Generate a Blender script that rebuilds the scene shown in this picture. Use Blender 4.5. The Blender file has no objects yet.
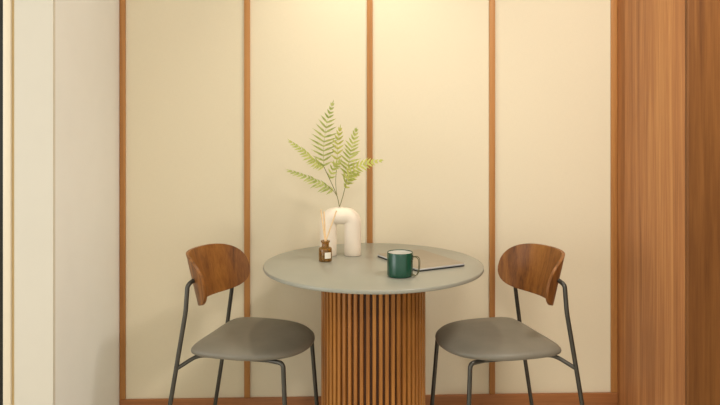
import bpy, bmesh, math, random
from mathutils import Vector, Matrix
random.seed(7)
S = bpy.context.scene
COL = S.collection

# ---------------------------------------------------------------- camera
F, CX, CY, HC = 676.0, 360.0, 119.5, 1.27
cam = bpy.data.cameras.new('camera')
cam.sensor_width = 36.0
cam.lens = F / 720.0 * 36.0
cam.shift_y = (CY - 202.5) / 720.0
cam.clip_start = 0.05
camo = bpy.data.objects.new('camera', cam)
camo.location = (0, 0, HC)
camo.rotation_euler = (math.pi / 2, 0, 0)
COL.objects.link(camo)
S.camera = camo


def at(px, py, d):
    return Vector(((px - CX) * d / F, d, HC - (py - CY) * d / F))


# ---------------------------------------------------------------- materials
def new_mat(name):
    m = bpy.data.materials.new(name)
    m.use_nodes = True
    nt = m.node_tree
    b = nt.nodes['Principled BSDF']
    return m, nt, b


def node(nt, kind, **kw):
    n = nt.nodes.new(kind)
    for k, v in kw.items():
        setattr(n, k, v)
    return n


def setin(n, **kw):
    for k, v in kw.items():
        n.inputs[k.replace('_', ' ')].default_value = v


def ramp(nt, stops):
    r = node(nt, 'ShaderNodeValToRGB')
    el = r.color_ramp.elements
    while len(el) < len(stops):
        el.new(0.5)
    for e, (p, c) in zip(el, stops):
        e.position = p
        e.color = (c[0], c[1], c[2], 1)
    return r


def lin(r, g, b):
    def f(v):
        v /= 255.0
        return v / 12.92 if v <= 0.04045 else ((v + 0.055) / 1.055) ** 2.4
    return (f(r), f(g), f(b))


def mix(nt, fac, a, b, blend='MIX'):
    m = node(nt, 'ShaderNodeMix', data_type='RGBA', blend_type=blend)
    for sock, v in ((m.inputs[0], fac), (m.inputs[6], a), (m.inputs[7], b)):
        if hasattr(v, 'default_value') or hasattr(v, 'is_linked'):
            nt.links.new(v, sock)
        elif isinstance(v, (int, float)):
            sock.default_value = v
        else:
            sock.default_value = (v[0], v[1], v[2], 1)
    return m.outputs[2]


def wood(name, dark, mid, light, rough=0.42, axis='Z', scale=1.0, spec=0.4):
    """Straight veneer grain running along one axis of the object."""
    m, nt, b = new_mat(name)
    tc = node(nt, 'ShaderNodeTexCoord')
    mp = node(nt, 'ShaderNodeMapping')
    st = {'Z': (1, 1, 0.035), 'X': (0.035, 1, 1), 'Y': (1, 0.035, 1)}[axis]
    mp.inputs['Scale'].default_value = [s * scale for s in st]
    nt.links.new(tc.outputs['Object'], mp.inputs['Vector'])
    n1 = node(nt, 'ShaderNodeTexNoise')
    setin(n1, Scale=10.0, Detail=5.0, Roughness=0.6, Distortion=1.3)
    n2 = node(nt, 'ShaderNodeTexNoise')
    setin(n2, Scale=95.0, Detail=4.0, Roughness=0.6, Distortion=0.3)
    n3 = node(nt, 'ShaderNodeTexNoise')
    setin(n3, Scale=4.0, Detail=2.0, Roughness=0.5)
    for n in (n1, n2, n3):
        nt.links.new(mp.outputs['Vector'], n.inputs['Vector'])
    a = node(nt, 'ShaderNodeMath', operation='MULTIPLY_ADD')
    nt.links.new(n2.outputs['Fac'], a.inputs[0])
    a.inputs[1].default_value = 0.42
    nt.links.new(n1.outputs['Fac'], a.inputs[2])
    a2 = node(nt, 'ShaderNodeMath', operation='MULTIPLY_ADD')
    nt.links.new(n3.outputs['Fac'], a2.inputs[0])
    a2.inputs[1].default_value = 0.45
    nt.links.new(a.outputs[0], a2.inputs[2])
    a3 = node(nt, 'ShaderNodeMath', operation='MULTIPLY')
    nt.links.new(a2.outputs[0], a3.inputs[0])
    a3.inputs[1].default_value = 1 / 1.87
    r = ramp(nt, [(0.36, dark), (0.5, mid), (0.64, light)])
    nt.links.new(a3.outputs[0], r.inputs['Fac'])
    nt.links.new(r.outputs['Color'], b.inputs['Base Color'])
    b.inputs['Roughness'].default_value = rough
    b.inputs['Specular IOR Level'].default_value = spec
    bp = node(nt, 'ShaderNodeBump')
    setin(bp, Strength=0.06, Distance=0.002)
    nt.links.new(n2.outputs['Fac'], bp.inputs['Height'])
    nt.links.new(bp.outputs['Normal'], b.inputs['Normal'])
    return m


def plain(name, col, rough=0.5, metal=0.0, spec=0.5, var=0.04, scale=20.0, bump=0.0):
    m, nt, b = new_mat(name)
    tc = node(nt, 'ShaderNodeTexCoord')
    n = node(nt, 'ShaderNodeTexNoise')
    setin(n, Scale=scale, Detail=4.0, Roughness=0.55)
    nt.links.new(tc.outputs['Object'], n.inputs['Vector'])
    lo = [c * (1 - var) for c in col]
    hi = [min(1, c * (1 + var)) for c in col]
    r = ramp(nt, [(0.3, lo), (0.7, hi)])
    nt.links.new(n.outputs['Fac'], r.inputs['Fac'])
    nt.links.new(r.outputs['Color'], b.inputs['Base Color'])
    setin(b, Roughness=rough, Metallic=metal)
    b.inputs['Specular IOR Level'].default_value = spec
    if bump:
        bp = node(nt, 'ShaderNodeBump')
        setin(bp, Strength=bump, Distance=0.002)
        nt.links.new(n.outputs['Fac'], bp.inputs['Height'])
        nt.links.new(bp.outputs['Normal'], b.inputs['Normal'])
    return m


def linen(name, col):
    """Fine woven wall covering."""
    m, nt, b = new_mat(name)
    tc = node(nt, 'ShaderNodeTexCoord')
    outs = []
    for sc in ((900, 900, 45), (45, 45, 900)):
        mp = node(nt, 'ShaderNodeMapping')
        mp.inputs['Scale'].default_value = sc
        nt.links.new(tc.outputs['Object'], mp.inputs['Vector'])
        n = node(nt, 'ShaderNodeTexNoise')
        setin(n, Scale=1.0, Detail=2.0, Roughness=0.6)
        nt.links.new(mp.outputs['Vector'], n.inputs['Vector'])
        outs.append(n.outputs['Fac'])
    ad = node(nt, 'ShaderNodeMath', operation='ADD')
    nt.links.new(outs[0], ad.inputs[0])
    nt.links.new(outs[1], ad.inputs[1])
    hf = node(nt, 'ShaderNodeMath', operation='MULTIPLY')
    nt.links.new(ad.outputs[0], hf.inputs[0])
    hf.inputs[1].default_value = 0.5
    r = ramp(nt, [(0.3, [c * 0.965 for c in col]), (0.7, [min(1, c * 1.03) for c in col])])
    nt.links.new(hf.outputs[0], r.inputs['Fac'])
    nt.links.new(r.outputs['Color'], b.inputs['Base Color'])
    setin(b, Roughness=0.85)
    b.inputs['Specular IOR Level'].default_value = 0.2
    bp = node(nt, 'ShaderNodeBump')
    setin(bp, Strength=0.12, Distance=0.001)
    nt.links.new(hf.outputs[0], bp.inputs['Height'])
    nt.links.new(bp.outputs['Normal'], b.inputs['Normal'])
    return m


M = {}
M['linen'] = linen('cream_linen', (0.765, 0.692, 0.53))
M['paint'] = plain('off_white_paint', (0.83, 0.84, 0.82), 0.5, var=0.015, scale=6)
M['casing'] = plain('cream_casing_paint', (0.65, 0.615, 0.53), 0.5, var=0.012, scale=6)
M['ceiling'] = plain('ceiling_paint', (0.82, 0.80, 0.75), 0.8, var=0.01)
M['jamb'] = plain('cream_jamb_paint', (0.78, 0.70, 0.55), 0.4, var=0.01)
M['jamb_shade'] = plain('shaded_jamb_edge', (0.62, 0.45, 0.22), 0.45, var=0.02)  # jamb paint turned tan to stand for its shadowed strip
M['black_glass'] = plain('dark_door_glass', (0.012, 0.011, 0.009), 0.15, var=0.1)
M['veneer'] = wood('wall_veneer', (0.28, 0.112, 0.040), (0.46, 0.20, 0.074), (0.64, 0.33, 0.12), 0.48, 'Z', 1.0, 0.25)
M['walnut'] = wood('shaded_veneer', (0.11, 0.038, 0.010), (0.20, 0.078, 0.020), (0.30, 0.125, 0.034), 0.5, 'Z', 1.0, 0.3)  # same veneer as the side, darkened to hold the end's shade
M['trim'] = wood('trim_wood', (0.33, 0.14, 0.040), (0.44, 0.20, 0.058), (0.51, 0.245, 0.080), 0.5, 'Z', 1.5)
M['base'] = wood('baseboard_wood', (0.25, 0.095, 0.032), (0.37, 0.15, 0.052), (0.46, 0.20, 0.075), 0.45, 'X', 1.5)
M['floor'] = plain('pale_floor_stone', (0.66, 0.61, 0.52), 0.4, var=0.03, scale=3)
M['slat'] = wood('slat_wood', (0.20, 0.07, 0.014), (0.37, 0.145, 0.028), (0.50, 0.22, 0.05), 0.42, 'Z', 2.0)
M['core'] = wood('pedestal_core_wood', (0.05, 0.018, 0.006), (0.08, 0.028, 0.009), (0.11, 0.04, 0.012), 0.6, 'Z', 2.0)
M['back'] = wood('backrest_walnut', (0.10, 0.034, 0.008), (0.215, 0.080, 0.017), (0.31, 0.130, 0.029), 0.40, 'Z', 2.2, 0.35)
M['metal'] = plain('dark_bronze_metal', (0.075, 0.071, 0.06), 0.32, metal=0.6, var=0.06)
M['leather'] = plain('grey_taupe_leather', (0.178, 0.162, 0.128), 0.46, var=0.10, scale=9, bump=0.05, spec=0.5)
M['stone'] = plain('grey_stone_top', (0.295, 0.295, 0.25), 0.30, var=0.035, scale=7, spec=0.5)
M['ceramic'] = plain('matte_ceramic', (0.82, 0.73, 0.61), 0.6, var=0.02, scale=30, bump=0.05)
M['mouth_shade'] = plain('vase_mouth_shade', (0.10, 0.08, 0.05), 0.9)  # dark cap colour standing for the shade inside the vase mouth
M['green'] = plain('green_enamel', (0.006, 0.062, 0.036), 0.25, var=0.05, spec=0.6)
M['enamel_in'] = plain('pale_enamel', (0.72, 0.70, 0.64), 0.35, var=0.02)
M['mugwire'] = plain('olive_wire', (0.13, 0.12, 0.06), 0.35, metal=0.5)
M['laptop'] = plain('grey_aluminium', (0.36, 0.31, 0.245), 0.38, metal=0.4, var=0.01)
M['laptop_dark'] = plain('laptop_dark_base', (0.02, 0.024, 0.03), 0.4, var=0.03)
M['laptop_edge'] = plain('laptop_lid_edge', (0.55, 0.56, 0.57), 0.35, metal=0.2, var=0.02)
M['label'] = plain('paper_label', (0.80, 0.76, 0.66), 0.7, var=0.03)
M['reed'] = plain('rattan_reed', (0.85, 0.62, 0.36), 0.7, var=0.08, scale=60)
M['stem'] = plain('fern_stem', (0.20, 0.20, 0.07), 0.6, var=0.1)


def leafmat(name, a, bcol):
    m, nt, b = new_mat(name)
    tc = node(nt, 'ShaderNodeTexCoord')
    n = node(nt, 'ShaderNodeTexNoise')
    setin(n, Scale=45.0, Detail=3.0)
    nt.links.new(tc.outputs['Object'], n.inputs['Vector'])
    r = ramp(nt, [(0.35, a), (0.65, bcol)])
    nt.links.new(n.outputs['Fac'], r.inputs['Fac'])
    nt.links.new(r.outputs['Color'], b.inputs['Base Color'])
    setin(b, Roughness=0.55)
    tr = node(nt, 'ShaderNodeBsdfTranslucent')
    nt.links.new(r.outputs['Color'], tr.inputs['Color'])
    mx = node(nt, 'ShaderNodeMixShader')
    mx.inputs[0].default_value = 0.42
    nt.links.new(b.outputs[0], mx.inputs[1])
    nt.links.new(tr.outputs[0], mx.inputs[2])
    nt.links.new(mx.outputs[0], nt.nodes['Material Output'].inputs['Surface'])
    return m


M['leaf'] = leafmat('fern_leaf', (0.47, 0.53, 0.12), (0.66, 0.68, 0.24))
M['leaf2'] = leafmat('fern_leaf_yellow', (0.52, 0.56, 0.11), (0.70, 0.70, 0.22))
M['leaf3'] = leafmat('fern_leaf_dark', (0.38, 0.45, 0.11), (0.60, 0.63, 0.23))

m, nt, b = new_mat('amber_glass')
setin(b, Roughness=0.05, IOR=1.45)
b.inputs['Base Color'].default_value = (0.50, 0.27, 0.05, 1)
b.inputs['Transmission Weight'].default_value = 0.75
M['amber'] = m


# ---------------------------------------------------------------- mesh helpers
def link(name, bm, mat, parent=None, smooth=True, angle=35):
    bmesh.ops.recalc_face_normals(bm, faces=bm.faces)
    me = bpy.data.meshes.new(name)
    bm.to_mesh(me)
    bm.free()
    mats = mat if isinstance(mat, (list, tuple)) else [mat]
    for mm in mats:
        me.materials.append(mm)
    if smooth:
        for p in me.polygons:
            p.use_smooth = True
        me.set_sharp_from_angle(angle=math.radians(angle))
    o = bpy.data.objects.new(name, me)
    COL.objects.link(o)
    if parent:
        o.parent = parent
    return o


def empty(name, loc, rz=0.0):
    o = bpy.data.objects.new(name, None)
    o.empty_display_size = 0.1
    o.location = loc
    o.rotation_euler = (0, 0, rz)
    COL.objects.link(o)
    return o


def tag(o, label, cat, group=None):
    o['label'] = label
    o['category'] = cat
    if group:
        o['group'] = group
    return o


def struct(o):
    o['kind'] = 'structure'
    return o


def box(bm, c0, c1, bevel=0.0, segs=2):
    r = bmesh.ops.create_cube(bm, size=1.0)
    vs = r['verts']
    for v in vs:
        v.co = Vector([c0[i] + (v.co[i] + 0.5) * (c1[i] - c0[i]) for i in range(3)])
    if bevel:
        es = list({e for v in vs for e in v.link_edges})
        bmesh.ops.bevel(bm, geom=es, offset=bevel, segments=segs, affect='EDGES', profile=0.5)


def lathe(bm, prof, n=48, cx=0, cy=0, cap0=True, cap1=True):
    rings = []
    for r, z in prof:
        rings.append([bm.verts.new((cx + r * math.cos(2 * math.pi * i / n),
                                    cy + r * math.sin(2 * math.pi * i / n), z)) for i in range(n)])
    for a, c in zip(rings, rings[1:]):
        for i in range(n):
            bm.faces.new((a[i], a[(i + 1) % n], c[(i + 1) % n], c[i]))
    if cap0:
        bm.faces.new(rings[0])
    if cap1:
        bm.faces.new(rings[-1])


def catmull(pts, n=8):
    pts = [Vector(p) for p in pts]
    out = []
    P = [2 * pts[0] - pts[1]] + pts + [2 * pts[-1] - pts[-2]]
    for i in range(1, len(P) - 2):
        for k in range(n):
            t = k / n
            a, b_, c, d = P[i - 1], P[i], P[i + 1], P[i + 2]
            out.append(0.5 * ((2 * b_) + (c - a) * t + (2 * a - 5 * b_ + 4 * c - d) * t * t
                              + (3 * b_ - a - 3 * c + d) * t ** 3))
    out.append(pts[-1])
    return out


def fillet(pts, rad, n=6):
    """Polyline with rounded bends, as a bent steel tube."""
    pts = [Vector(p) for p in pts]
    out = [pts[0]]
    for a, b_, c in zip(pts, pts[1:], pts[2:]):
        d1, d2 = (a - b_), (c - b_)
        r = min(rad, d1.length * 0.48, d2.length * 0.48)
        p, q = b_ + d1.normalized() * r, b_ + d2.normalized() * r
        for k in range(n + 1):
            t = k / n
            out.append(p * (1 - t) ** 2 + 2 * b_ * t * (1 - t) + q * t * t)
    out.append(pts[-1])
    return out


def tube(bm, path, rad, n=14, closed=False, caps=True):
    path = [Vector(p) for p in path]
    rads = rad if isinstance(rad, (list, tuple)) else [rad] * len(path)
    L = len(path)
    up = None
    rings = []
    for i, p in enumerate(path):
        if closed:
            t = (path[(i + 1) % L] - path[i - 1]).normalized()
        else:
            t = (path[min(i + 1, L - 1)] - path[max(i - 1, 0)]).normalized()
        if up is None:
            up = t.orthogonal().normalized()
        up = (up - t * up.dot(t)).normalized()
        w = t.cross(up)
        rings.append([bm.verts.new(p + (up * math.cos(2 * math.pi * k / n) + w * math.sin(2 * math.pi * k / n)) * rads[i])
                      for k in range(n)])
    for i in range(L if closed else L - 1):
        a, c = rings[i], rings[(i + 1) % L]
        off = 0
        if closed and i == L - 1:
            off = min(range(n), key=lambda s: sum((a[k].co - c[(k + s) % n].co).length for k in range(n)))
        for k in range(n):
            bm.faces.new((a[k], a[(k + 1) % n], c[(k + 1 + off) % n], c[(k + off) % n]))
    if caps and not closed:
        bm.faces.new(rings[0])
        bm.faces.new(rings[-1])


# ---------------------------------------------------------------- the setting (nook, turned 2.2 degrees)
YAW = math.radians(2.0)
DW = 2.92
RZ = 2.6           # ceiling height
NOOK = Matrix.Translation((0, DW, 0)) @ Matrix.Rotation(YAW, 4, 'Z')


def placed(o):
    o.matrix_world = NOOK
    return o


def wall_u(px):    # where a picture column meets the back wall, along the wall
    k = (px - CX) / F
    X = k * DW / (1 - k * math.tan(YAW))
    return X / math.cos(YAW)


UL, UR = wall_u(120.0), wall_u(616.8)
tw = 0.0245


def slab(name, mat, c0, c1, bevel=0.0):
    bm = bmesh.new()
    box(bm, c0, c1, bevel)
    return struct(placed(link(name, bm, mat, smooth=bool(bevel))))


BASE_H = 0.078


def depth_at(u, px):
    # how far the return at u reaches into the room so that its end falls in this picture column
    k = (px - CX) / F
    c, s_ = math.cos(YAW), math.sin(YAW)
    # X = u c + t s ; Y = DW + u s - t c ; X = k Y
    return (k * (DW + u * s_) - u * c) / (s_ + k * c)


TL, TR = depth_at(UL, 53.0), depth_at(UR, 687.5)   # depth of the nook on the left and right
print('TL TR', TL, TR)
# back wall: four linen panels separated by shallow shadow gaps in one surface
slab('wall_back', M['linen'], (UL - 0.12, 0.0, 0), (UR + 0.12, 0.10, RZ))
slab('baseboard_back', M['base'], (UL + 0.001, -0.014, 0), (UR - 0.001, -0.0005, BASE_H), 0.0012)
edges = [(UL + 0.0005, UL + 0.0005 + tw)]
for pc in (247.3, 369.7, 491.8):
    u = wall_u(pc)
    edges.append((u - tw / 2, u + tw / 2))
edges.append((UR - 0.0285, UR - 0.0005))
for i, (a, c) in enumerate(edges):
    slab('trim_%d' % (i + 1), M['trim'], (a, -0.010, BASE_H + 0.0005), (c, -0.0005, RZ - 0.001), 0.001)
PW = 0.124
# left return, painted
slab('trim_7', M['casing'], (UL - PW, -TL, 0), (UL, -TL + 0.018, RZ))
slab('wall_left', M['paint'], (UL - PW, -TL + 0.0181, 0), (UL, 0.0, RZ))
# right return, veneered; its front end is coloured darker to stand for shade
bm = bmesh.new()
box(bm, (UR, -TR + 0.0205, 0), (UR + 0.9, 0.0, RZ), 0.001, 3)
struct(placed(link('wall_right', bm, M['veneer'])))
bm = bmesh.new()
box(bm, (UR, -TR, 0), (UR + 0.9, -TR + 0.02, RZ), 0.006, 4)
struct(placed(link('trim_6', bm, M['walnut'])))  # 'walnut' is the side's veneer darkened to stand for shade
# unseen wall added to shade that end, kept short to let light past
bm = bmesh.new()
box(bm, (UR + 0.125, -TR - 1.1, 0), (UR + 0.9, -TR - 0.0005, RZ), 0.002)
struct(placed(link('shade_wall_right', bm, M['walnut'])))  # 'walnut' is the darkened veneer of that end
slab('floor', M['floor'], (-6.0, -5.6, -0.05), (3.2, 0.1, 0.0))
slab('ceiling', M['ceiling'], (-6.0, -5.6, RZ), (3.2, 0.1, RZ + 0.06))

# sliding door at the far left: jamb strips and a dark leaf
bm = bmesh.new()
uj = UL - PW
box(bm, (uj - 0.035, -TL - 0.004, 0), (uj - 0.0105, -TL + 0.08, RZ - 0.001), 0.002)
box(bm, (uj - 0.0195, -TL + 0.012, 0), (uj - 0.0003, -TL + 0.08, RZ - 0.001), 0.0015)
jamb = struct(placed(link('door_1', bm, M['jamb'])))
bm = bmesh.new()
box(bm, (uj - 0.0100, -TL + 0.006, 0), (uj - 0.0003, -TL + 0.0115, RZ - 0.001))
o = link('jamb_shade_strip', bm, M['jamb_shade'], jamb)
bm = bmesh.new()
box(bm, (uj - 0.75, -TL + 0.03, 0), (uj - 0.0355, -TL + 0.07, RZ - 0.02), 0.002)
o = link('door_leaf', bm, M['black_glass'], jamb)

# ---------------------------------------------------------------- table
TX, TY, TZ = 0.049, 2.50, 0.74
tab = empty('round_table', (TX, TY, 0))
tag(tab, 'round grey stone-topped table on a ribbed wooden drum pedestal between the two chairs', 'table')
bm = bmesh.new()
R = 0.403
lathe(bm, [(R - 0.004, TZ - 0.014), (R - 0.0012, TZ - 0.0128), (R, TZ - 0.010), (R, TZ - 0.004),
           (R - 0.0012, TZ - 0.0012), (R - 0.004, TZ)], 160)
link('tabletop', bm, M['stone'], tab, angle=50)
PR = 0.180
bm = bmesh.new()
lathe(bm, [(PR, 0.012), (PR, TZ - 0.0145)], 96)
ped = link('pedestal', bm, M['core'], tab)
bm = bmesh.new()
NS = 54
for k in range(NS):
    a = 2 * math.pi * (k + 0.5) / NS
    hw = 0.0062
    prof = [(-hw, -0.004), (-hw, 0.0105), (-hw * 0.82, 0.0120), (hw * 0.82, 0.0120), (hw, 0.0105), (hw, -0.004)]
    er, et = Vector((math.cos(a), math.sin(a), 0)), Vector((-math.sin(a), math.cos(a), 0))
    lo = [bm.verts.new(er * (PR + h) + et * w + Vector((0, 0, 0.004))) for w, h in prof]
    hi = [bm.verts.new(v.co + Vector((0, 0, TZ - 0.0148 - 0.004))) for v in lo]
    for i in range(len(lo) - 1):
        bm.faces.new((lo[i], lo[i + 1], hi[i + 1], hi[i]))
    bm.faces.new((lo[-1], lo[0], hi[0], hi[-1]))
    bm.faces.new(lo)
    bm.faces.new(hi)
link('slat_cladding', bm, M['slat'], ped, angle=30)
bm = bmesh.new()
lathe(bm, [(PR - 0.004, 0.0), (PR - 0.004, 0.012)], 64)
link('plinth', bm, M['metal'], tab)


# ---------------------------------------------------------------- chairs
def chair(name):
    root = empty(name, (0, 0, 0))
    # seat cushion: straight rear edge, rounded front
    half = [(-0.174, 0.0), (-0.175, 0.08), (-0.172, 0.150), (-0.156, 0.188), (-0.11, 0.206), (-0.03, 0.211),
            (0.06, 0.204), (0.13, 0.176), (0.184, 0.124), (0.211, 0.062), (0.218, 0.0)]
    ring = [Vector((x, y, 0)) for x, y in half] + [Vector((x, -y, 0)) for x, y in reversed(half[1:-1])]
    sm = catmull(ring + [ring[0]], 5)[:-1]
    cen = Vector((0.0, 0, 0))
    bm = bmesh.new()
    levels = [(0.0, 0.434), (0.55, 0.434), (0.90, 0.435), (0.965, 0.4375), (0.992, 0.442), (1.0, 0.448),
              (0.992, 0.4545), (0.965, 0.460), (0.90, 0.4665), (0.75, 0.4745), (0.45, 0.479), (0.2, 0.479)]
    rings = []
    for s, z in levels[1:]:
        rr = []
        for p in sm:
            q = cen + (p - cen) * s
            dip = 0.010 * max(0.0, q.x - 0.12) / 0.1       # waterfall front
            q.z = z + 0.016 - dip * 0.6
            rr.append(bm.verts.new(q))
        rings.append(rr)
    for a, c in zip(rings, rings[1:]):
        for i in range(len(a)):
            bm.faces.new((a[i], a[(i + 1) % len(a)], c[(i + 1) % len(a)], c[i]))
    bm.faces.new(rings[0])
    bm.faces.new(rings[-1])
    link('seat', bm, M['leather'], root, angle=80)

    # backrest: bent plywood with round ends, leaning back
    W, Hh, tk = 0.226, 0.0905, 0.011
    RC = 0.205                                            # bend radius
    tilt = math.radians(15)
    nu, nv = 44, 14
    bm = bmesh.new()
    grid = {}

    def surf(s, v, off):
        # s = arc length along the bend, v = height, off = thickness
        a = s / RC
        r = RC + off
        x = -r * math.cos(a) + RC
        y = r * math.sin(a)
        p = Vector((x, y, v))
        p.x -= v * math.tan(tilt)
        return p + Vector((-0.216, 0, 0.695))

    for side, off in ((0, 0.0), (1, tk)):
        for i in range(nu + 1):
            t = -1 + 2 * i / nu
            s = W * math.sin(t * math.pi / 2) if True else W * t
            e = abs(s) / W
            hh = Hh * (max(0.0, 1 - e ** 4.2)) ** (1 / 2.2)
            for j in range(nv + 1):
                v = hh * (-1 + 2 * j / nv)
                # a little more wrap at the ends
                grid[side, i, j] = bm.verts.new(surf(s, v, off))
    for side in (0, 1):
        for i in range(nu):
            for j in range(nv):
                q = [grid[side, i, j], grid[side, i + 1, j], grid[side, i + 1, j + 1], grid[side, i, j + 1]]
                bm.faces.new(q)
    for i in range(nu):
        for j in (0, nv):
            bm.faces.new((grid[0, i, j], grid[0, i + 1, j], grid[1, i + 1, j], grid[1, i, j]))
    for i in (0, nu):
        for j in range(nv):
            bm.faces.new((grid[0, i, j], grid[0, i, j + 1], grid[1, i, j + 1], grid[1, i, j]))
    bmesh.ops.remove_doubles(bm, verts=bm.verts, dist=0.0004)
    link('backrest', bm, M['back'], root, angle=50)

    tr = 0.0079
    for sy in (-1, 1):
        bm = bmesh.new()
        tube(bm, fillet([(-0.280, sy * 0.204, 0.003), (-0.211, sy * 0.196, 0.40), (-0.179, sy * 0.187, 0.60),
                         (-0.176, sy * 0.179, 0.692), (-0.166, sy * 0.156, 0.703)], 0.02), tr)
        link('rear_leg', bm, M['metal'], root)
        bm = bmesh.new()
        tube(bm, fillet([(0.196, sy * 0.176, 0.003), (0.168, sy * 0.150, 0.4395), (0.115, sy * 0.140, 0.4405)], 0.018), tr)
        link('front_leg', bm, M['metal'], root)
        bm = bmesh.new()
        tube(bm, fillet([(-0.210, sy * 0.196, 0.402), (-0.15, sy * 0.150, 0.4405), (0.115, sy * 0.140, 0.4405)], 0.03), tr * 0.9)
        link('seat_rail', bm, M['metal'], root)
    bm = bmesh.new()
    tube(bm, [(0.06, -0.14, 0.4405), (0.06, 0.14, 0.4405)], tr * 0.85)
    tube(bm, [(-0.12, -0.147, 0.4405), (-0.12, 0.147, 0.4405)], tr * 0.85)
    link('cross_bar', bm, M['metal'], root)
    return root


def copy_tree(o, parent=None):
    c = o.copy()
    COL.objects.link(c)
    if parent:
        c.parent = parent
    for ch in list(o.children):
        copy_tree(ch, c)
    return c


LEFT = (-0.387, 2.490, math.radians(-14.5))
RIGHT = (0.499, 2.490, math.radians(180 + 15))
ch1 = chair('dining_chair')
ch2 = copy_tree(ch1)
for o, (x, y, a) in ((ch1, LEFT), (ch2, RIGHT)):
    o.location = (x, y, 0)
    o.rotation_euler = (0, 0, a)
tag(ch1, 'walnut-backed dining chair with grey leather seat left of the table, beside the white wall', 'chair', 'dining chairs at the round table')
tag(ch2, 'walnut-backed dining chair with grey leather seat right of the table, beside the wood-panelled wall', 'chair', 'dining chairs at the round table')


# ---------------------------------------------------------------- on the table
def tpt(px, py, z=TZ):
    d = F * (HC - z) / (py - CY)
    return Vector(((px - CX) * d / F, d, z))


# arch vase
VB = tpt(340.5, 255.0)
vd = VB.y
vase = empty('arch_vase', VB)
tag(vase, 'white ceramic vase shaped like an upturned U, holding the fern', 'vase')
pm = vd / F
tr, ar = 8.4 * pm, 12.2 * pm
ztop = 47.5 * pm - tr
legh = ztop - ar
br = 6.6 * pm
path = [Vector((-ar, 0, (ztop - br) * i / 4)) for i in range(4)]
for sg in (-1, 1):
    for k in range(15):
        a = math.pi / 2 * k / 14
        if sg > 0:
            a = math.pi / 2 - a
        path.append(Vector((sg * (ar - br + br * math.cos(a)), 0, ztop - br + br * math.sin(a))))
path += [Vector((ar, 0, (ztop - br) * (3 - i) / 4)) for i in range(4)]
rads = []
for p in path:
    rads.append(tr)
# close to the foot the rims are softly rounded
path = [Vector((-ar, 0, 0.0)), Vector((-ar, 0, 0.002))] + path[1:-1] + [Vector((ar, 0, 0.002)), Vector((ar, 0, 0.0))]
rads = [tr * 0.95, tr * 0.99] + [tr] * (len(path) - 4) + [tr * 0.99, tr * 0.95]
bm = bmesh.new()
tube(bm, path, rads, 32)
link('body', bm, M['ceramic'], vase, angle=60)
# small mouth at the crown
bm = bmesh.new()
MX = -0.004
zt = ztop + tr
lathe(bm, [(0.0125, zt - 0.006), (0.0125, zt + 0.0012), (0.0115, zt + 0.002), (0.010, zt + 0.002), (0.009, zt + 0.001),
           (0.009, zt - 0.004)], 28, MX, 0, False, False)
mouth = link('mouth_rim', bm, M['ceramic'], vase)
bm = bmesh.new()
lathe(bm, [(0.0095, zt - 0.0015), (0.0095, zt + 0.0006)], 24, MX, 0)
link('mouth_shade_disc', bm, M['mouth_shade'], vase)
vase.rotation_euler = (0, 0, math.radians(0))

# fern -------------------------------------------------------------
FO = VB + Vector((MX, 0, zt))
fern = empty('fern_sprig', FO)
tag(fern, 'pale green fern sprig with feathery fronds standing in the white arch vase', 'plant')


def fpt(px, py, dy=0.0):
    return at(px, py, vd + dy) - FO


def blade(bm, base, direc, normal, length, width, droop, segs=6):
    """one lance-shaped leaflet, folded along its midrib, toothed, with thickness"""
    d = direc.normalized()
    n = (normal - d * normal.dot(d)).normalized()
    s = d.cross(n)
    th = 0.00035
    rows = []
    for i in range(segs + 1):
        t = i / segs
        w = width * (math.sin(math.pi * min(1, 0.12 + 0.88 * t) ** 0.75)) * (1 - 0.15 * (i % 2))
        if i == segs:
            w = 0.0002
        c = base + d * (length * t) - n * (droop * length * t * t)
        rows.append([c - s * w + n * w * 0.25, c, c + s * w + n * w * 0.25])
    top = [[bm.verts.new(p + n * th) for p in r] for r in rows]
    bot = [[bm.verts.new(p - n * th) for p in r] for r in rows]
    for i in range(segs):
        for k in range(2):
            bm.faces.new((top[i][k], top[i][k + 1], top[i + 1][k + 1], top[i + 1][k]))
            bm.faces.new((bot[i][k], bot[i + 1][k], bot[i + 1][k + 1], bot[i][k + 1]))
        bm.faces.new((top[i][0], top[i + 1][0], bot[i + 1][0], bot[i][0]))
        bm.faces.new((top[i][2], bot[i][2], bot[i + 1][2], top[i + 1][2]))
    bm.faces.new((top[0][0], bot[0][0], bot[0][1], top[0][1]))
    bm.faces.new((top[0][1], bot[0][1], bot[0][2], top[0][2]))


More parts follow.
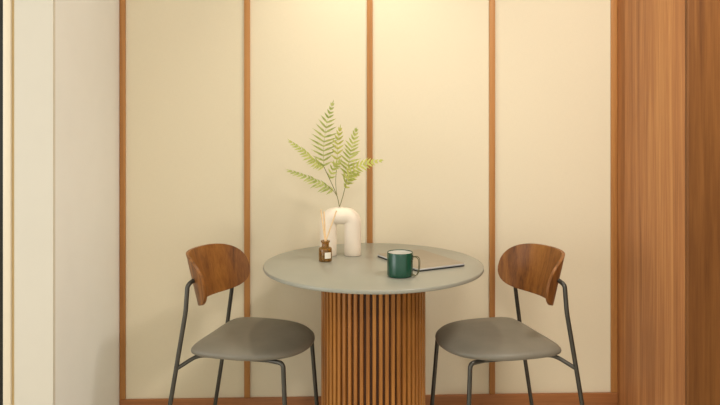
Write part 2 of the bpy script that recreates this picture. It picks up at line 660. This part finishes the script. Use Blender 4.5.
def frond(pts, n, lens, ang, normal, mat, width=0.0042, start=0.0, sides=(1, 1), rr=0.0011, droop=0.12):
    """pts: rachis from base to tip; lens: list of (t, leaflet length in px); ang: leaflet angle from the rachis"""
    path = catmull(pts, 8)
    bm = bmesh.new()
    L = len(path)
    tube(bm, path, [rr * (1 - 0.75 * i / (L - 1)) for i in range(L)], 6)
    normal = Vector(normal)

    def ln(t):
        for (t0, l0), (t1, l1) in zip(lens, lens[1:]):
            if t0 <= t <= t1:
                return l0 + (l1 - l0) * (t - t0) / (t1 - t0)
        return lens[-1][1]
    for k in range(n):
        t = start + (1 - start) * (k + 0.3) / n
        i = t * (L - 1)
        i0 = min(int(i), L - 2)
        p = path[i0].lerp(path[i0 + 1], i - i0)
        d = (path[i0 + 1] - path[i0]).normalized()
        nn = (normal - d * normal.dot(d)).normalized()
        s = d.cross(nn)
        for q, sg in enumerate((1, -1)):
            if not sides[q]:
                continue
            a = math.radians(ang * (1 - 0.2 * t - 0.45 * t ** 4) + random.uniform(-6, 6))
            ld = d * math.cos(a) + s * sg * math.sin(a) + nn * random.uniform(-0.15, 0.15)
            l = ln(t) * pm * sides[q] * random.uniform(0.9, 1.1)
            jn = nn + Vector((random.uniform(-.25, .25), 0, random.uniform(-.25, .25)))
            blade(bm, p, ld, jn, l, min(width, l * 0.26), droop)
    blade(bm, path[-2], path[-1] - path[-2], normal, ln(1.0) * pm + 0.006, 0.002, 0.0)
    return link('frond', bm, mat, fern, angle=60)


# stems
bm = bmesh.new()
r0 = 0.0014
b0 = Vector((0, 0, 0.0022))
tube(bm, catmull([b0, fpt(337, 196, -.004), fpt(331, 182, -.008), fpt(324, 167, -.010)], 6), r0, 8)
tube(bm, catmull([b0, fpt(341.5, 201, .003), fpt(345, 188, .006), fpt(347.5, 175, .008)], 6), r0, 8)
tube(bm, catmull([fpt(337, 196, -.004), fpt(335.7, 183, -.004), fpt(336.5, 168, -.002)], 6), r0 * 0.8, 8)
tube(bm, catmull([fpt(337, 196, -.004), fpt(333.5, 191, -.012), fpt(329, 187, -.02)], 6), r0 * 0.8, 8)
link('stem', bm, M['stem'], fern)

FN = (0.1, -1, 0.15)
frond([fpt(324, 167, -.010), fpt(323.5, 150, -.012), fpt(325, 134, -.012), fpt(328.5, 117, -.008), fpt(332.8, 103, 0)], 14,
      [(0, 8), (0.15, 13), (0.3, 16), (0.5, 13), (0.68, 9), (0.8, 5), (1, 4)], 68, FN, M['leaf3'], 0.0043)
frond([fpt(324, 167, -.010), fpt(314, 161, -.025), fpt(303, 151, -.04), fpt(290, 141, -.05)], 14,
      [(0, 9), (0.3, 10), (0.6, 8), (1, 4)], 60, (0.35, -0.75, 0.7), M['leaf'], 0.0046, sides=(0.7, 0.9), droop=0.3)
frond([fpt(333.5, 191, -.012), fpt(320, 183, -.03), fpt(305, 176, -.045), fpt(289.5, 170.5, -.055)], 13,
      [(0, 10), (0.3, 11), (0.6, 8), (1, 5)], 52, (0.1, -0.7, 0.75), M['leaf3'], 0.0050, sides=(0.55, 1.0), droop=0.25)
frond([fpt(336.3, 172, -.002), fpt(337.3, 155, 0), fpt(338, 141, 0), fpt(340, 128, .004)], 8,
      [(0, 7), (0.4, 9), (0.7, 7), (1, 4)], 60, (0.4, -1, 0.2), M['leaf2'], 0.0046, start=0.1)
frond([fpt(346.8, 179, .008), fpt(349, 162, .012), fpt(352, 146, .012), fpt(356.5, 129, .008)], 13,
      [(0, 8), (0.2, 13), (0.45, 11), (0.7, 8.5), (0.9, 5), (1, 3)], 62, (-0.15, -1, 0.1), M['leaf'], 0.0046)
frond([fpt(346, 184, .006), fpt(353, 171, -.012), fpt(366, 163.5, -.035), fpt(382, 160.5, -.055)], 12,
      [(0, 9), (0.25, 12), (0.5, 10.5), (0.75, 7), (1, 3)], 62, (0, -0.85, 0.6), M['leaf2'], 0.0048, sides=(0.9, 0.9), droop=0.2)
frond([fpt(329.5, 179, -.006), fpt(334, 167.5, -.02), fpt(340, 161, -.03)], 6,
      [(0, 6), (0.5, 7), (1, 3)], 55, (0.2, -0.8, 0.6), M['leaf'], 0.0046)
frond([fpt(345, 188, .006), fpt(350, 179, -.01), fpt(358, 174, -.02)], 6,
      [(0, 5), (0.5, 7), (1, 3)], 55, (0, -0.8, 0.6), M['leaf2'], 0.0046)

# reed bottle ------------------------------------------------------
BB = tpt(325.4, 261.0)
bpm = BB.y / F
bot = empty('diffuser_bottle', BB)
tag(bot, 'small amber glass diffuser bottle with a pale label, in front of the white vase', 'bottle')
rb = 6.6 * bpm
hb = 13.4 * bpm
hn = 20.5 * bpm
bm = bmesh.new()
prof = [(rb * 0.85, 0.0), (rb * 0.97, 0.001), (rb, 0.004), (rb, hb - 0.004), (rb * 0.94, hb - 0.0005), (rb * 0.8, hb + 0.002),
        (rb * 0.60, hb + 0.0035), (rb * 0.54, hb + 0.006), (rb * 0.54, hn - 0.008), (rb * 0.70, hn - 0.006), (rb * 0.70, hn),
        (rb * 0.50, hn), (rb * 0.44, hn - 0.001), (rb * 0.44, hb + 0.004), (rb * 0.65, hb - 0.001), (rb * 0.9, hb - 0.006),
        (rb * 0.9, 0.005), (rb * 0.8, 0.003)]
lathe(bm, prof, 40)
link('glass', bm, M['amber'], bot, angle=40)
bm = bmesh.new()
n = 12
vs = []
for zz in (3.6 * bpm, 9.6 * bpm):
    for off in (0.0002, 0.0006):
        vs.append([bm.verts.new(((rb + off) * math.cos(a), (rb + off) * math.sin(a), zz))
                   for a in [math.radians(-92 + 58 * i / n) for i in range(n + 1)]])
for i in range(n):
    bm.faces.new((vs[0][i], vs[0][i + 1], vs[2][i + 1], vs[2][i]))
    bm.faces.new((vs[1][i], vs[1][i + 1], vs[3][i + 1], vs[3][i]))
    bm.faces.new((vs[0][i], vs[0][i + 1], vs[1][i + 1], vs[1][i]))
    bm.faces.new((vs[2][i], vs[2][i + 1], vs[3][i + 1], vs[3][i]))
for i in (0, n):
    bm.faces.new((vs[0][i], vs[1][i], vs[3][i], vs[2][i]))
link('label', bm, M['label'], bot)

for (x1, y1, dy, dx0, lab) in ((320.8, 209.5, 0.0, -0.4, 'thin tan reed in the amber bottle, leaning furthest left'),
                               (324.0, 211.5, 0.012, 0.1, 'thin tan reed in the amber bottle, nearly upright in the middle'),
                               (336.5, 210.5, -0.02, 0.6, 'thin tan reed in the amber bottle, leaning right across the vase')):
    tip = at(x1, y1, BB.y + dy)
    basep = BB + Vector((dx0 * bpm * 1.0, -dy * 0.05, hn))
    dirv = (tip - basep).normalized()
    foot = basep - dirv * 0.03
    o = empty('reed', foot)
    bpy.data.objects.remove(o)
    bm = bmesh.new()
    tube(bm, [Vector((0, 0, 0)), tip - foot], 0.0026, 8)
    o = link('reed', bm, M['reed'])
    o.location = foot
    tag(o, lab, 'reed', 'reeds in the diffuser bottle')

# mug ---------------------------------------------------------------
MB_ = tpt(400.0, 276.0)
mpm = MB_.y / F
mug = empty('mug', MB_)
tag(mug, 'dark green enamel mug with a pale inside and a wire handle, beside the laptop', 'mug')
rm = 12.9 * mpm
hm = 24.2 * mpm
bm = bmesh.new()
lathe(bm, [(rm * 0.86, 0.0), (rm * 0.94, 0.0015), (rm * 0.99, 0.006), (rm, 0.014), (rm, hm - 0.0015), (rm - 0.0008, hm), (rm - 0.002, hm),
           (rm - 0.0028, hm - 0.0012), (rm - 0.0028, hm - 0.003)], 56, cap1=False)
link('body', bm, M['green'], mug, angle=50)
bm = bmesh.new()
lathe(bm, [(rm - 0.0029, hm - 0.0025), (rm - 0.003, 0.012), (rm * 0.85, 0.005)], 56, cap0=False)
link('lining', bm, M['enamel_in'], mug, angle=50)
bm = bmesh.new()
ha = math.radians(-22)
hd = Vector((math.cos(ha), math.sin(ha), 0))
hs = Vector((-math.sin(ha), math.cos(ha), 0))
for sg in (-1, 1):
    pts = []
    for (rr, zz) in ((rm - 0.001, 0.82 * hm), (rm + 0.012, 0.85 * hm), (rm + 0.022, 0.78 * hm), (rm + 0.0245, 0.55 * hm),
                     (rm + 0.021, 0.24 * hm), (rm + 0.012, 0.08 * hm), (rm - 0.001, 0.10 * hm)):
        pts.append(hd * rr + hs * sg * 0.0065 + Vector((0, 0, zz)))
    tube(bm, catmull(pts, 6), 0.0015, 8)
link('handle', bm, M['mugwire'], mug)
bm = bmesh.new()
vs = []
for off in (-0.001, 0.0016):
    for zz in (0.70 * hm, 0.90 * hm):
        vs.append([bm.verts.new(((rm + off) * math.cos(ha + t), (rm + off) * math.sin(ha + t), zz)) for t in (-0.2, -0.1, 0, 0.1, 0.2)])
for i in range(4):
    bm.faces.new((vs[0][i], vs[0][i + 1], vs[1][i + 1], vs[1][i]))
    bm.faces.new((vs[2][i], vs[2][i + 1], vs[3][i + 1], vs[3][i]))
    bm.faces.new((vs[0][i], vs[0][i + 1], vs[2][i + 1], vs[2][i]))
    bm.faces.new((vs[1][i], vs[1][i + 1], vs[3][i + 1], vs[3][i]))
for i in (0, 4):
    bm.faces.new((vs[0][i], vs[1][i], vs[3][i], vs[2][i]))
link('handle_bracket', bm, M['green'], mug)

# laptop ------------------------------------------------------------
A, Bc, C, D = tpt(381, 254, TZ), tpt(431, 250.0, TZ), tpt(464.8, 267, TZ), tpt(414, 275, TZ)
cen = (A + Bc + C + D) / 4 + Vector((-0.010, -0.008, 0))
print('laptop corners', A, Bc, C, D)
ax = ((C - D).normalized() + (Bc - A).normalized()).normalized()
LA = math.atan2(ax.y, ax.x)
lap = empty('laptop', (cen.x, cen.y, TZ), LA)
tag(lap, 'closed slim grey laptop with dark edges lying behind the green mug', 'laptop')
lw, ll = 0.205, 0.300


def rslab(bm, hx, hy, rc, z0, z1, be):
    n = 6
    out = []
    for (sx, sy, a0) in ((1, 1, 0), (-1, 1, 90), (-1, -1, 180), (1, -1, 270)):
        for k in range(n + 1):
            a = math.radians(a0 + 90 * k / n)
            out.append((sx * (hx - rc) + rc * math.cos(a), sy * (hy - rc) + rc * math.sin(a)))
    rows = []
    for ins, z in ((be, z0), (0, z0 + be), (0, z1 - be), (be, z1)):
        rows.append([bm.verts.new((x * (1 - ins / hx), y * (1 - ins / hy), z)) for x, y in out])
    for a, c in zip(rows, rows[1:]):
        for i in range(len(a)):
            bm.faces.new((a[i], a[(i + 1) % len(a)], c[(i + 1) % len(a)], c[i]))
    bm.faces.new(rows[0])
    bm.faces.new(rows[-1])


bm = bmesh.new()
rslab(bm, lw / 2 - 0.001, ll / 2 - 0.001, 0.010, 0.0, 0.0045, 0.0015)
link('base', bm, M['laptop_dark'], lap, angle=50)
bm = bmesh.new()
rslab(bm, lw / 2, ll / 2, 0.011, 0.0050, 0.0105, 0.0007)
bm.normal_update()
for f in bm.faces:
    f.material_index = 1 if len(f.verts) == 4 else 0
link('lid', bm, [M['laptop'], M['laptop_edge']], lap, angle=50)
bm = bmesh.new()
tube(bm, [(-lw / 2 + 0.008, ll / 2 - 0.03 - 0.0, 0.0048), (-lw / 2 + 0.008, -ll / 2 + 0.03, 0.0048)], 0.0018, 10)
link('hinge', bm, M['laptop_dark'], lap)


# ---------------------------------------------------------------- light
def light(kind, name, loc, energy, color, target=None, **kw):
    l = bpy.data.lights.new(name, kind)
    l.energy = energy
    l.color = color
    for k, v in kw.items():
        setattr(l, k, v)
    o = bpy.data.objects.new(name, l)
    o.location = loc
    if target is not None:
        o.rotation_euler = (Vector(target) - Vector(loc)).to_track_quat('-Z', 'Y').to_euler()
    COL.objects.link(o)
    return o


WARM = (1.0, 0.80, 0.52)
NEUT = (1.0, 0.93, 0.82)
# the nook's recessed spot close to the wall
light('SPOT', 'nook_downlight', (0.0, 2.66, 2.56), 38, (1.0, 0.88, 0.67), (0.0, 2.72, 0.7), spot_size=math.radians(86), spot_blend=1.0, shadow_soft_size=0.06)
# ceiling lamps out in the room
light('AREA', 'room_lamp_right', (1.05, 1.5, 2.57), 21, NEUT, (0.6, 1.8, 0), shape='DISK', size=0.32)
light('AREA', 'room_lamp_front', (0.4, -0.6, 2.57), 32, NEUT, (0.1, 1.2, 0), shape='DISK', size=0.7)
# daylight from a window at the left of the room
light('AREA', 'window_daylight', (-4.4, -0.6, 1.35), 55, (0.97, 0.98, 1.0), (0.3, 2.6, 1.0), shape='RECTANGLE', size=2.6, size_y=2.2)

w = bpy.data.worlds.new('room_light')
S.world = w
w.use_nodes = True
bg = w.node_tree.nodes['Background']
bg.inputs['Color'].default_value = (1.0, 0.96, 0.83, 1)
bg.inputs['Strength'].default_value = 0.95

vs_ = S.view_settings
vs_.view_transform = 'Standard'
vs_.look = 'None'
vs_.exposure = 0.16
vs_.gamma = 1.0
vs_.use_curve_mapping = False
